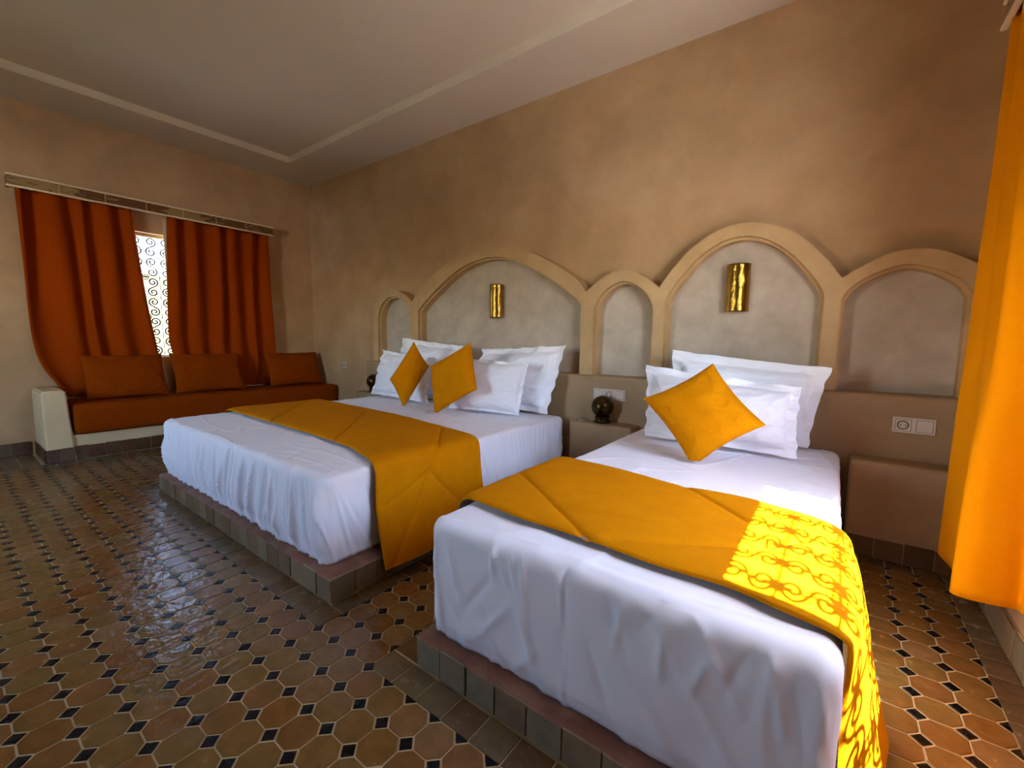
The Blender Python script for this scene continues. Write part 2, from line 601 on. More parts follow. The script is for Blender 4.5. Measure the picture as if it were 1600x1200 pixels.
def lay(name, stuffname, poly, items, mat, near_n=300, amp=0.012):
    rng = random.Random(hash(name) % 1000 if False else len(name)*31)
    near, far = split300(items, near_n)
    v, f = prism(name, poly, -0.0045, 0.0, mat, None)
    src = None
    for it in near:
        x, y = it[0], it[1]
        rot = (rng.uniform(-amp, amp), rng.uniform(-amp, amp), 0)
        loc = (x, y, rng.uniform(-0.0006, 0.0006))
        if src is None:
            src = mk(name, v, f, mat, fl)
            src.location, src.rotation_euler = loc, rot
        else:
            share(src, name, loc, rot, fl)
    if far:
        V, Fc = [], []
        for it in far:
            b0 = len(V)
            V += jitter_tile(v, it[0], it[1], rng, amp)
            Fc += [tuple(b0+k for k in q) for q in f]
        o = mk(stuffname, V, Fc, mat, fl)
        o['kind'] = 'stuff'
lay('octagon_tile', 'octagon_tile_field', OCT, octs, M['octagon'])
lay('dot_tile', 'dot_tile_field', DOT, sorted(dots), M['dot'], amp=0.02)
# half squares where a field meets its border
V, Fc = [], []
for (x, y), ss in sorted(tris.items()):
    if len(ss) > 1 and any(a != b for a in ss for b in ss):
        pts = DOT
    else:
        sx, sy = ss[0]
        if sx and sy:
            pts = [(0, 0), (-sx*d_, 0), (0, -sy*d_)]
        elif sx:
            pts = [(0, d_), (0, -d_), (-sx*d_, 0)]
        else:
            pts = [(d_, 0), (-d_, 0), (0, -sy*d_)]
    a = sum(pts[i][0]*pts[(i+1) % len(pts)][1]-pts[(i+1) % len(pts)][0]*pts[i][1] for i in range(len(pts)))
    if a < 0:
        pts = pts[::-1]
    n = len(pts)
    b0 = len(V)
    V += [(x+p, y+q, -0.0045) for p, q in pts] + [(x+p*.93, y+q*.93, 0.0003) for p, q in pts]
    Fc += [(b0+i, b0+(i+1) % n, b0+n+(i+1) % n, b0+n+i) for i in range(n)] + [tuple(range(b0+n, b0+2*n))]
o = mk('half_dot_tiles', V, Fc, M['dot'], fl)
o['kind'] = 'stuff'
bsrc = {}
rng = random.Random(5)
vis_b = set(split300([b for b in borders], 299)[0])
V, Fc = [], []
for b in borders:
    x, y, w, hh = b
    pw, ph = w/2-0.0022, hh/2-0.0022
    poly = [(pw, -ph), (pw, ph), (-pw, ph), (-pw, -ph)]
    v, f = prism('border_tile', poly, -0.0045, 0.0, None, None)
    if b in vis_b:
        o = mk('border_tile', v, f, M['border'], fl)
        o.location = (x, y, rng.uniform(-.0006, .0006))
        o.rotation_euler = (rng.uniform(-.01, .01), rng.uniform(-.01, .01), 0)
    else:
        b0 = len(V)
        V += jitter_tile(v, x, y, rng)
        Fc += [tuple(b0+k for k in q) for q in f]
if V:
    o = mk('border_tile_field', V, Fc, M['border'], fl)
    o['kind'] = 'stuff'

def tile_strip(parent, p0, p1, z0, z1, outward, mat, w=0.104, t=0.008, gap=0.004, name='tile'):
    """a row of upright tiles from p0 to p1 on a face whose outside is `outward`"""
    p0, p1 = Vector((*p0, 0)), Vector((*p1, 0))
    L = (p1-p0).length
    n = max(1, round(L/w))
    ex = (p1-p0)/L
    out = Vector((*outward, 0))
    rg = random.Random(int(L*1000)+3)
    for i in range(n):
        a = p0 + ex*(i*L/n + gap/2)
        b = p0 + ex*((i+1)*L/n - gap/2)
        tt = t + rg.uniform(-0.0025, 0.0025)
        zz = z1 + rg.uniform(-0.003, 0.002)
        v = []
        for z in (z0, zz):
            for q in (a, b):
                v += [(*(q.xy), z), (*((q+out*tt).xy), z)]
        # v: 0 a-in 1 a-out 2 b-in 3 b-out (low), 4..7 (high)
        f = [(0, 1, 3, 2), (4, 6, 7, 5), (1, 5, 7, 3), (0, 2, 6, 4), (0, 4, 5, 1), (2, 3, 7, 6)]
        bm = bmesh.new()
        vv = [bm.verts.new(p) for p in v]
        for q in f:
            bm.faces.new([vv[k] for k in q])
        bmesh.ops.recalc_face_normals(bm, faces=bm.faces)
        bmesh.ops.bevel(bm, geom=list(bm.edges), offset=0.0015, segments=1, affect='EDGES')
        from_bm(name, bm, mat, parent)

# ------------------------------------------------------------------ skirting
bl = struct(boxes('baseboard_left', [((XL, YB, 0), (XL+0.006, 0.45, 0.112))], M['grout']))
tile_strip(bl, (XL+0.006, -0.6), (XL+0.006, 0.45), 0.002, 0.11, (1, 0), M['base_tile'])
br = struct(boxes('baseboard_right', [((XR-0.006, YB, 0), (XR, 2.67, 0.112))], M['grout']))
tile_strip(br, (XR-0.006, 0.9), (XR-0.006, 2.66), 0.002, 0.11, (-1, 0), M['step_tile'])
bh = struct(boxes('baseboard_head', [((-4.94, YH-0.006, 0), (-4.09, YH, 0.112))], M['grout']))
tile_strip(bh, (-4.94, YH-0.006), (-4.09, YH-0.006), 0.002, 0.11, (0, -1), M['base_tile'])

# ------------------------------------------------------------------ plaster headboard with arches
def extrude_poly(name, pts, y0, y1, mat, parent, bevel=0.0):
    """pts: (x,z) outline, front at y0, back at y1"""
    tris_ = tessellate_polygon([[Vector((x, z, 0)) for x, z in pts]])
    bm = bmesh.new()
    fr = [bm.verts.new((x, y0, z)) for x, z in pts]
    bk = [bm.verts.new((x, y1, z)) for x, z in pts]
    n = len(pts)
    for t in tris_:
        bm.faces.new([fr[i] for i in t])
        bm.faces.new([bk[i] for i in reversed(t)])
    for i in range(n):
        j = (i+1) % n
        bm.faces.new((fr[i], fr[j], bk[j], bk[i]))
    bmesh.ops.recalc_face_normals(bm, faces=bm.faces)
    if bevel:
        bm.edges.ensure_lookup_table()
        es = [e for e in bm.edges if abs(e.verts[0].co.y-y0) < 1e-6 and abs(e.verts[1].co.y-y0) < 1e-6
              and any(abs(f.normal.y) < 0.5 for f in e.link_faces)]
        bmesh.ops.bevel(bm, geom=es, offset=bevel, segments=2, profile=0.5, affect='EDGES')
    return from_bm(name, bm, mat, parent)

def dome(cx, half_tab, n=22, lo=None, hi=None):
    """symmetric curve from -half to +half, tab: distance from centre -> height"""
    hmax = half_tab[-1][0]
    mirror = [(-a, b) for a, b in half_tab[::-1] if a > 0] + half_tab
    res = []
    for i in range(n+1):
        t = -hmax + 2*hmax*i/n
        # finer steps near the ends
        t = hmax*math.sin(math.pi/2*(t/hmax))
        res.append((cx+t, sinterp(mirror, t)))
    return res

ZL = 0.785
arch_in = [
    dome(-3.705, [(0, 1.460), (0.10, 1.445), (0.19, 1.385), (0.235, 1.315), (0.255, 1.24)], 18),
    dome(-2.426, [(0, 1.725), (0.10, 1.72), (0.25, 1.69), (0.42, 1.622), (0.60, 1.518), (0.80, 1.385), (0.895, 1.305)], 30),
    dome(-1.213, [(0, 1.443), (0.065, 1.428), (0.14, 1.381), (0.198, 1.31), (0.217, 1.25)], 18),
    dome(-0.498, [(0, 1.652), (0.09, 1.638), (0.18, 1.592), (0.265, 1.520), (0.34, 1.431), (0.40, 1.345), (0.422, 1.29)], 26),
    dome(0.243, [(0, 1.425), (0.07, 1.411), (0.15, 1.371), (0.213, 1.32), (0.243, 1.27)], 18),
]
out_curve = [(-4.05, ZL), (-4.048, 1.20), (-4.02, 1.34), (-3.96, 1.44), (-3.88, 1.503), (-3.79, 1.525), (-3.70, 1.527), (-3.61, 1.512), (-3.53, 1.480), (-3.46, 1.435)]
out_curve += dome(-2.453, [(0, 1.797), (0.2, 1.785), (0.43, 1.732), (0.63, 1.640), (0.81, 1.530), (0.90, 1.463), (0.955, 1.392)], 30)
out_curve += dome(-1.230, [(0, 1.517), (0.05, 1.513), (0.12, 1.490), (0.19, 1.445), (0.267, 1.386)], 16)[1:]
out_curve += dome(-0.487, [(0, 1.727), (0.08, 1.719), (0.18, 1.684), (0.285, 1.615), (0.375, 1.520), (0.44, 1.437), (0.476, 1.382)], 26)[1:]
out_curve += dome(0.262, [(0, 1.498), (0.04, 1.496), (0.115, 1.473), (0.19, 1.428), (0.272, 1.376)], 16)[1:]
out_curve += [(0.5395, 1.376), (0.5395, ZL)]

hb = empty('plaster_headboard', (-1.75, 2.9, 0))
tag(hb, 'built-in tan plaster headboard with five arched grey niches behind both beds', 'headboard')
def world_child(o, parent):
    o.parent = parent
    if parent.type == 'MESH':       # such a parent already sits at the world origin
        return o
    o.matrix_parent_inverse = Matrix.Translation(parent.location).inverted()
    return o
def niche_outline(curve, inset=0.0):
    """closed niche outline pulled inward by inset"""
    if not inset:
        c_ = curve
    else:
        cx = (curve[0][0]+curve[-1][0])/2
        hw = (curve[-1][0]-curve[0][0])/2
        k = (hw-inset)/hw
        top = max(z for _, z in curve)
        c_ = [(cx+(x-cx)*k, z-inset*(0.4+0.6*(z-ZL)/(top-ZL))) for x, z in curve]
    return c_
def comb(outer, curves):
    pts = list(outer)
    for cv in reversed(curves):
        pts.append((cv[-1][0], ZL))
        pts += list(reversed(cv))
        pts.append((cv[0][0], ZL))
    return pts
world_child(extrude_poly('arch_moulding', comb(out_curve, arch_in), 2.885, 3.009, M['mould'], None), hb)
inner2 = [niche_outline(cv, 0.016) for cv in arch_in]
shrunk = [(x, z-0.03 if z > ZL+0.01 else z) for x, z in out_curve]
shrunk = [(min(max(x, -4.03), 0.535), z) for x, z in shrunk]
world_child(extrude_poly('bead_moulding', comb(shrunk, inner2), 2.918, 3.008, M['mould'], None), hb)
inner3 = [niche_outline(cv, 0.026) for cv in arch_in]
for cv, cv3 in zip(arch_in, inner3):
    pts = [(cv[0][0]-0.005, ZL)] + [(x, z) for x, z in cv] + [(cv[-1][0]+0.005, ZL)]
    pn = extrude_poly('niche_panel', pts, 2.985, 3.007, M['niche'], None)
    world_child(pn, hb)
bm = bmesh.new()
bm_box(bm, (-4.08, 2.82, 0.0), (0.5395, 3.009, ZL))
es = [e for e in bm.edges if all(abs(v.co.z-ZL) < 1e-6 for v in e.verts) and all(abs(v.co.y-2.82) < 1e-6 for v in e.verts)]
bmesh.ops.bevel(bm, geom=es, offset=0.018, segments=4, profile=0.5, affect='EDGES')
world_child(from_bm('ledge', bm, M['ledge']), hb)

def nightstand(x0, x1, label, tile_x0=None):
    e = empty('plaster_nightstand', ((x0+x1)/2, 2.745, 0))
    tag(e, label, 'nightstand', 'built-in plaster nightstands')
    bm = bmesh.new()
    bm_box(bm, (x0, 2.67, 0.0), (x1, 2.8195, 0.47))
    es = [q for q in bm.edges if not (all(v.co.z < 0.01 for v in q.verts) or all(v.co.y > 2.8 for v in q.verts))]
    bmesh.ops.bevel(bm, geom=es, offset=0.02, segments=4, profile=0.5, affect='EDGES')
    world_child(from_bm('body', bm, M['ledge']), e)
    k = empty('skirting', (0, 0, 0))
    COL.objects.unlink(k)
    bpy.data.objects.remove(k)
    kids = set(COL.objects)
    tile_strip(None, (x0+0.012, 2.67), (x1-0.003, 2.67), 0.002, 0.1, (0, -1), M['base_tile'])
    for o in list(COL.objects):
        if o not in kids:
            world_child(o, e)
    return e
nightstand(0.09, 0.533, 'brown plaster nightstand beside the golden curtain under the two-module socket')
nightstand(-1.485, -1.03, 'brown plaster nightstand between the two beds carrying a round lamp')
nightstand(-4.08, -3.68, 'brown plaster nightstand beyond the double bed, mostly hidden by pillows')

# ------------------------------------------------------------------ bed platforms
def platform(r, label):
    x0, x1, y0, y1 = r
    e = empty('bed_platform', ((x0+x1)/2, (y0+y1)/2, 0))
    tag(e, label, 'bed base', 'tiled bed platforms')
    world_child(box('core', (x0+0.009, y0+0.009, 0), (x1-0.009, y1, 0.088), M['grout']), e)
    # plaster top with a slightly uneven rim
    nx, ny = 60, 60
    rg = random.Random(3)
    V, Fc = [], []
    for j in range(ny+1):
        for i in range(nx+1):
            x = x0 + (x1-x0)*i/nx
            y = y0 + (y1-y0)*j/ny
            edge = min(x-x0, x1-x, y-y0)
            z = 0.104 + 0.003*nz(x*9, y*9) - 0.010*(1-sstep(0, 0.03, edge))
            V.append((x + (0.0025*nz(y*14, 3) if i in (0, nx) else 0), y + (0.0025*nz(x*14, 7) if j == 0 else 0), z))
    for j in range(ny):
        for i in range(nx):
            a = j*(nx+1)+i
            Fc.append((a, a+1, a+nx+2, a+nx+1))
    world_child(mk('plaster_top', V, Fc, M['platform'], None, True), e)
    kids = set(COL.objects)
    tile_strip(None, (x0, y0+0.009), (x1, y0+0.009), 0.001, 0.096, (0, -1), M['step_tile'])
    tile_strip(None, (x1-0.009, y0+0.004), (x1-0.009, y1), 0.001, 0.096, (1, 0), M['step_tile'])
    tile_strip(None, (x0+0.009, y0+0.004), (x0+0.009, y1), 0.001, 0.096, (-1, 0), M['step_tile'])
    for o in list(COL.objects):
        if o not in kids:
            world_child(o, e)
platform(PLAT[0], 'wide low tiled platform with terracotta plaster top under the double bed')
platform(PLAT[1], 'narrow low tiled platform with terracotta plaster top under the single bed')

# ------------------------------------------------------------------ mattresses in fitted sheets
def ridged(x, y, z=0.0):
    return 1 - 2*abs(nz(x, y, z))

CREASES = [(-0.493, 0.470, -0.487, 0.133), (-0.715, 0.481, -0.718, 0.378), (-0.576, 0.217, -0.648, 0.127), (-0.387, 0.448, -0.328, 0.334),
           (-0.341, 0.444, -0.359, 0.343), (-0.252, 0.421, -0.256, 0.31), (-0.247, 0.50, -0.302, 0.399), (-0.207, 0.49, -0.173, 0.456),
           (-0.172, 0.436, -0.097, 0.325), (-0.093, 0.446, -0.131, 0.333), (-0.158, 0.401, -0.196, 0.312), (-0.893, 0.418, -0.84, 0.275),
           (-0.84, 0.215, -0.718, 0.378), (-0.776, 0.172, -0.651, 0.32), (-0.051, 0.44, -0.028, 0.313), (-0.021, 0.43, 0.009, 0.298),
           (0.016, 0.443, 0.033, 0.325), (-0.62, 0.46, -0.60, 0.30), (-0.42, 0.30, -0.36, 0.16), (-0.93, 0.30, -0.91, 0.15)]
def mattress(name, lo, hi, r, label, style, step=0.0062):
    x0, y0, z0 = lo
    x1, y1, z1 = hi
    NX, NY, NZ = round((x1-x0)/step), round((y1-y0)/step), round((z1-z0)/0.014)
    vid = {}
    V, Fc = [], []
    def vert(i, j, k):
        key = (i, j, k)
        if key in vid:
            return vid[key]
        p = Vector((x0+(x1-x0)*i/NX, y0+(y1-y0)*j/NY, z0+(z1-z0)*k/NZ))
        q = Vector((min(max(p.x, x0+r), x1-r), min(max(p.y, y0+r), y1-r), min(p.z, z1-r)))
        d = p-q
        nrm = d.normalized() if d.length > 1e-6 else Vector((0, 0, 1))
        if d.length > 1e-6:
            p = q + nrm*r if (abs(d.x) > 1e-6) + (abs(d.y) > 1e-6) + (abs(d.z) > 1e-6) > 1 else p
        hside = math.hypot(nrm.x, nrm.y)
        t = (p.z-z0)/(z1-z0)
        out = 0.0
        if hside > 0.3:
            s = p.x + (p.y-y0) if p.x > (x0+x1)/2 else p.x - (p.y-y0)     # runs on round the foot corners
            if style == 'gathered':
                sl = s + 0.16*(1-t)*math.sin(s*2.1+0.4) + 0.05*t
                a = 0.5+0.5*nz(s*1.3, 5.0)
                g = 0.45*nz(sl*13, t*0.7) + 2.0*max(0, ridged(sl*8, t*0.35, 7)-0.66) + 1.7*max(0, ridged(sl*17+3, t*0.5, 4)-0.68) - 0.9*max(0, ridged(sl*11+7, t*0.4, 14)-0.74) + 0.25*nz(sl*34, t*1.2, 2) - 0.3
                near_c = math.exp(-((p.x-x1)/0.35)**2)
                out = (0.034+0.014*near_c)*(0.5+0.9*a)*g*(0.30+0.70*sstep(1.0, 0.55, t))
                out -= 0.022*sstep(0.25, 0.0, t)
                out += 0.010*math.sin(math.pi*min(t*1.1, 1))
            else:
                sl = s + 0.05*(1-t)*math.sin(s*3.3)
                out = 0.006*nz(s*4, t*1.1)*sstep(1.0, 0.7, t)
                out += 0.006*max(0, ridged(sl*5.5, t*0.6, 3)-0.82)*5.5*sstep(1.0, 0.85, t)
                out += 0.006*max(0, ridged(s*4.1+t*1.4, t*0.8, 21)-0.86)*7*sstep(1.0, 0.85, t)
                if nrm.y < -0.5:
                    for k_, (ax, az, bx, bz) in enumerate(CREASES):
                        dx, dz = bx-ax, bz-az
                        q_ = max(0, min(1, ((p.x-ax)*dx + (p.z-az)*dz)/(dx*dx+dz*dz)))
                        dd = math.hypot(p.x-(ax+dx*q_), p.z-(az+dz*q_))
                        if dd < 0.05:
                            out += (0.0095 if k_ % 3 else -0.008)*math.exp(-(dd/0.010)**1.3)*(0.35+0.65*math.sin(math.pi*min(max(q_, 0.08), 0.92)))
                out += 0.012*max(0, nz(s*14, 2.0))*sstep(0.22, 0.0, t)
                out -= 0.02*sstep(0.16, 0.0, t)
            out *= 1 - 0.6*sstep(0.25, 0.9, abs(nrm.x))
            if nrm.y > 0.3:
                out *= 0.15
            if style == 'gathered':
                out *= 0.45 + 0.55*sstep(0.0, 0.22, t)
            p = p + Vector((nrm.x, nrm.y, 0)).normalized()*out*hside
        topw = max(nrm.z, 0)
        if topw > 0.2:
            w = 0.003*nz(p.x*3.1, p.y*3.4, 1) + 0.004*max(0, ridged(p.x*1.6+p.y*.5, p.y*6.5, 5)-0.8)*5 + 0.004*max(0, ridged(p.x*3.5-p.y*.4, p.y*1.2, 9)-0.86)*7 - 0.002
            p = p + Vector((0, 0, w*topw))
        vid[key] = len(V)
        V.append(p)
        return vid[key]
    for i in range(NX):
        for j in range(NY):
            Fc.append((vert(i, j, NZ), vert(i+1, j, NZ), vert(i+1, j+1, NZ), vert(i, j+1, NZ)))
    for i in range(NX):
        for k in range(NZ):
            Fc.append((vert(i, 0, k), vert(i+1, 0, k), vert(i+1, 0, k+1), vert(i, 0, k+1)))
            Fc.append((vert(i+1, NY, k), vert(i, NY, k), vert(i, NY, k+1), vert(i+1, NY, k+1)))
    for j in range(NY):
        for k in range(NZ):
            Fc.append((vert(0, j+1, k), vert(0, j, k), vert(0, j, k+1), vert(0, j+1, k+1)))
            Fc.append((vert(NX, j, k), vert(NX, j+1, k), vert(NX, j+1, k+1), vert(NX, j, k+1)))
    Fc.append(tuple(vert(i, 0, 0) for i in range(NX, -1, -1)) + tuple(vert(0, j, 0) for j in range(1, NY+1)) + tuple(vert(i, NY, 0) for i in range(1, NX+1)) + tuple(vert(NX, j, 0) for j in range(NY-1, 0, -1)))
    o = mk(name, V, Fc, M['sheet'], None, True)
    tag(o, label, 'mattress', 'mattresses in white fitted sheets')
    return o
mattress('mattress', (-3.575, 0.885, 0.109), (-1.585, 2.775, 0.475), 0.038,
         'wide double mattress in a gathered white fitted sheet', 'gathered')
mattress('mattress', (-0.975, 0.882, 0.109), (0.05, 2.775, 0.482), 0.04,
         'narrow single mattress in a smooth white fitted sheet with fold creases', 'smooth')

# ------------------------------------------------------------------ quilted bed runners
def runner(path, near, far, flare, label, seams, thick=0.012, ns=330, nt=110, wave=0.008, edge_x=0.0):
    # resample the profile
    pts = [Vector((a, b)) for a, b in path]
    # smooth by Chaikin
    for _ in range(3):
        q = [pts[0]]
        for a, b in zip(pts, pts[1:]):
            q += [a*0.75+b*0.25, a*0.25+b*0.75]
        q.append(pts[-1])
        pts = q
    cum = [0]
    for a, b in zip(pts, pts[1:]):
        cum.append(cum[-1]+(b-a).length)
    L = cum[-1]
    def at(s):
        for i in range(len(cum)-1):
            if s <= cum[i+1]+1e-9:
                t = (s-cum[i])/(cum[i+1]-cum[i])
                return pts[i].lerp(pts[i+1], t), (pts[i+1]-pts[i]).normalized()
        return pts[-1], (pts[-1]-pts[-2]).normalized()
    top, bot = [], []
    for i in range(ns+1):
        s = L*i/ns
        p, tg = at(s)
        nrm2 = Vector((-tg.y, tg.x))
        yn, yf = sinterp(near, s), sinterp(far, s)
        drop = sstep(0.0, 0.12, (edge_x and (p.x-edge_x) or 0)) if p.x > edge_x else 0
        hang = sstep(0.46, 0.30, p.y)
        for j in range(nt+1):
            t = j/nt
            y = yn + (yf-yn)*t
            y += 0.006*nz(s*5, t*3+(0 if t < .5 else 20))*(1 if t in (0, 1) else 0.6)
            px = p.x
            if p.x > edge_x and flare:
                px = edge_x + (p.x-edge_x)*(flare[0] + (flare[1]-flare[0])*sstep(0.0, 0.34, t))
                px = max(px, edge_x + 0.032*sstep(0.19, 0.10, p.y))
            # quilting
            dmin = 1e9
            for (sa, ya, sb, yb) in seams:
                ax, ay, bx, by = sa, ya, sb, yb
                dx, dy = bx-ax, by-ay
                k = max(0, min(1, ((s-ax)*dx + (y-ay)*dy)/(dx*dx+dy*dy)))
                dmin = min(dmin, math.hypot(s-(ax+dx*k), y-(ay+dy*k)))
            puff = 0.008*(1-math.exp(-dmin/0.03)) - 0.006*math.exp(-(dmin/0.0075)**2)
            eroll = -0.010*math.exp(-(min(y-yn, yf-y)/0.018))
            wob = 0.003*nz(s*6, y*6, 2)
            hw = hang*wave*(math.sin(y*21 + s*2.5) + 0.8*nz(s*2, y*9, 6))
            off = thick + puff + eroll + wob + hw
            nv = Vector((nrm2.x, 0, nrm2.y))
            base = Vector((px, y, p.y))
            top.append(base + nv*off)
            bot.append(base + nv*(0.0025 + hw))
    V = top + bot
    N0 = len(top)
    Fc, mi = [], []
    def idx(i, j):
        return i*(nt+1)+j
    for i in range(ns):
        for j in range(nt):
            a, b, c2, d2 = idx(i, j), idx(i+1, j), idx(i+1, j+1), idx(i, j+1)
            Fc.append((a, b, c2, d2)); mi.append(0)
            Fc.append((N0+d2, N0+c2, N0+b, N0+a)); mi.append(1)
    for i in range(ns):
        for j, fl_ in ((0, 0), (nt, 1)):
            a, b = idx(i, j), idx(i+1, j)
            Fc.append((a, N0+a, N0+b, b) if not fl_ else (b, N0+b, N0+a, a)); mi.append(0)
    for j in range(nt):
        for i in (0, ns):
            a, b = idx(i, j), idx(i, j+1)
            Fc.append((a, b, N0+b, N0+a)); mi.append(0)
    # split: the mustard face and the grey lining are two parts
    e = empty('bed_runner', ((path[0][0]+path[-1][0])/2, near[0][1], 0.0))
    tag(e, label, 'bed runner', 'mustard bed runners')
    for nm, k, mt in (('quilted_top', 0, M['mustard']), ('lining', 1, M['lining'])):
        fs = [f for f, m_ in zip(Fc, mi) if m_ == k]
        used = sorted({v for f in fs for v in f})
        mp = {v: n for n, v in enumerate(used)}
        o = mk(nm, [V[v] for v in used], [tuple(mp[v] for v in f) for f in fs], mt, None, True)
        world_child(o, e)
    return e

# double bed
pA = [(-3.612, 0.22), (-3.612, 0.40), (-3.605, 0.460), (-3.565, 0.487), (-3.45, 0.487), (-2.5, 0.487), (-1.72, 0.487), (-1.63, 0.487), (-1.566, 0.478), (-1.548, 0.43), (-1.532, 0.32), (-1.504, 0.19), (-1.462, 0.05)]
# arc length at the left edge is about 0.28; along the top s = x + 3.88
def sx(x): return x+3.86
nearA = [(0, 1.27), (sx(-3.5), 1.27), (sx(-2.7), 1.253), (sx(-1.95), 1.21), (sx(-1.72), 1.155), (2.31, 1.10), (2.72, 1.085)]
farA = [(0, 1.985), (sx(-3.5), 1.982), (sx(-2.6), 1.942), (sx(-1.85), 1.835), (sx(-1.62), 1.79), (2.33, 1.775), (2.72, 1.76)]
seamsA = [(0.38, 1.80, 1.07, 1.20), (1.15, 1.85, 1.84, 1.16), (1.99, 1.79, 2.36, 1.40), (2.36, 1.40, 2.73, 1.11),
          (2.36, 1.40, 2.62, 1.60), (2.36, 1.40, 2.46, 1.13)]
runner(pA, nearA, farA, None, 'quilted mustard runner across the double bed, hanging over its right side', seamsA, edge_x=0)
# single bed
pB = [(-1.012, 0.22), (-1.012, 0.40), (-1.005, 0.465), (-0.965, 0.494), (-0.88, 0.495), (-0.5, 0.495), (-0.10, 0.495), (-0.02, 0.495), (0.052, 0.486), (0.070, 0.44), (0.083, 0.34), (0.105, 0.20), (0.145, 0.03)]
def sy(x): return x+1.26
nearB = [(0, 1.06), (sy(-0.98), 1.05), (sy(-0.75), 1.022), (sy(-0.5), 1.014), (sy(-0.3), 1.0), (sy(-0.15), 1.0), (sy(-0.04), 0.975), (1.33, 0.97), (1.5, 0.985), (1.8, 1.0)]
farB = [(0, 1.70), (sy(-1.0), 1.695), (sy(-0.74), 1.675), (sy(-0.46), 1.63), (sy(-0.24), 1.628), (sy(-0.05), 1.59), (1.32, 1.54), (1.5, 1.50), (1.8, 1.46)]
seamsB = [(0.294, 1.356, 0.757, 1.012), (0.80, 1.66, 1.08, 1.40), (0.807, 1.043, 1.121, 1.224), (1.121, 1.224, 1.34, 1.50)]
runner(pB, nearB, farB, (0.12, 1.0), 'quilted mustard runner across the single bed, dappled with sunlight', seamsB, edge_x=0.052, wave=0.006)

# ------------------------------------------------------------------ pillows and cushions
def pillow(name, TL, TR, BR, BL, thick, mat, label, cat, group, pinch=0.06, flange=0.0, n=72, wr=1.0, seed=0, sag=0.0, floor_z=None):
    TL, TR, BR, BL = map(Vector, (TL, TR, BR, BL))
    cen = (TL+TR+BR+BL)/4
    nrm = (TR-BL).cross(TL-BR).normalized()
    if nrm.dot(EYE-cen) < 0:
        nrm = -nrm
    wx = ((TR-TL).length+(BR-BL).length)/2
    wy = ((TL-BL).length+(TR-BR).length)/2
    front, back = [], []
    fu, fv = flange/wx*2, flange/wy*2
    for j in range(n+1):
        for i in range(n+1):
            # denser toward the edges
            u = math.sin(math.pi/2*(2*i/n-1)*0.92)/math.sin(math.pi/2*0.92)
            v = math.sin(math.pi/2*(2*j/n-1)*0.92)/math.sin(math.pi/2*0.92)
            uu = u*(1 - pinch*(1-v*v))
            vv = v*(1 - pinch*(1-u*u))
            a, b = (uu+1)/2, (vv+1)/2
            p = (BL*(1-a)+BR*a)*(1-b) + (TL*(1-a)+TR*a)*b
            cu, cv = min(abs(u)/(1-fu), 1), min(abs(v)/(1-fv), 1)
            prof = ((1-cu**2.6)*(1-cv**2.6))
            hgt = thick/2*max(prof, 0)**0.46
            crn = (abs(u)*abs(v))**2
            w = wr*(0.05*max(0, ridged(u*1.3+v*1.1+seed, v*1.9-u*0.8, 31)-0.8)*(1.35-prof) + 0.05*max(0, ridged(u*2.1-v*1.5+seed, v*1.1+u*.9, 37)-0.82)*(1.35-prof) + 0.018*nz(u*2.2+seed, v*2.2, seed) + 0.016*max(0, ridged(u*1.5+v*0.9+seed, v*2.6-u, 3)-0.62)*(1.4-prof) + 0.014*max(0, ridged(u*3.1-v+seed, v*1.4+u*.6, 8)-0.72)*(1.3-prof) - 0.014*max(0, ridged(u*4+seed*2, v*4, 5)-0.75)) * min(1, prof*2.5)
            if flange:
                ex = max(0, 1-prof*6)
                w2 = ex*wr*(0.036*nz(u*3+seed, v*3, seed+9) + 0.008*nz(u*9+seed, v*9, seed+19))
            else:
                w2 = 0.0
            p = p + (cen-p)*(0.026*max(0, 1-prof*8)*nz(u*4+seed, v*4, seed+4) if flange else 0.0)
            r_ = 0.004
            pf = p + nrm*(hgt + w + w2 + (r_ if flange else 0.0005))
            pb = p + nrm*(-hgt*0.85 + w2 - (0 if flange else 0.0005))
            if floor_z is not None:     # the cloth flattens where it rests
                pf.z, pb.z = max(pf.z, floor_z), max(pb.z, floor_z)
            front.append(pf)
            back.append(pb)
    N0 = len(front)
    V = front+back
    F1 = []
    ix = lambda i, j: j*(n+1)+i
    for j in range(n):
        for i in range(n):
            q = (ix(i, j), ix(i+1, j), ix(i+1, j+1), ix(i, j+1))
            F1.append(q)
            F1.append(tuple(N0+k for k in reversed(q)))
    for i in range(n):
        F1.append((ix(i+1, 0), ix(i, 0), N0+ix(i, 0), N0+ix(i+1, 0)))
        F1.append((ix(i, n), ix(i+1, n), N0+ix(i+1, n), N0+ix(i, n)))
        F1.append((ix(0, i), ix(0, i+1), N0+ix(0, i+1), N0+ix(0, i)))
        F1.append((ix(n, i+1), ix(n, i), N0+ix(n, i), N0+ix(n, i+1)))
    if not flange:
        # a corded seam runs round the edge: thing > cover, seam
        e = empty(name, (cen.x, cen.y, min(p.z for p in V)))
        tag(e, label, cat, group)
        world_child(mk('cover', V, F1, mat, None, True), e)
        ring = [ix(i, 0) for i in range(n)] + [ix(n, j) for j in range(n)] + [ix(i, n) for i in range(n, 0, -1)] + [ix(0, j) for j in range(n, 0, -1)]
        bm = bmesh.new()
        pts = [front[k] for k in ring]+[front[ring[0]]]
        tube(bm, pts, 0.0022, 6, cap=False)
        world_child(from_bm('edge_seam', bm, mat, None, True), e)
        return e
    o = mk(name, V, F1, mat, None, True)
    tag(o, label, cat, group)
    return o

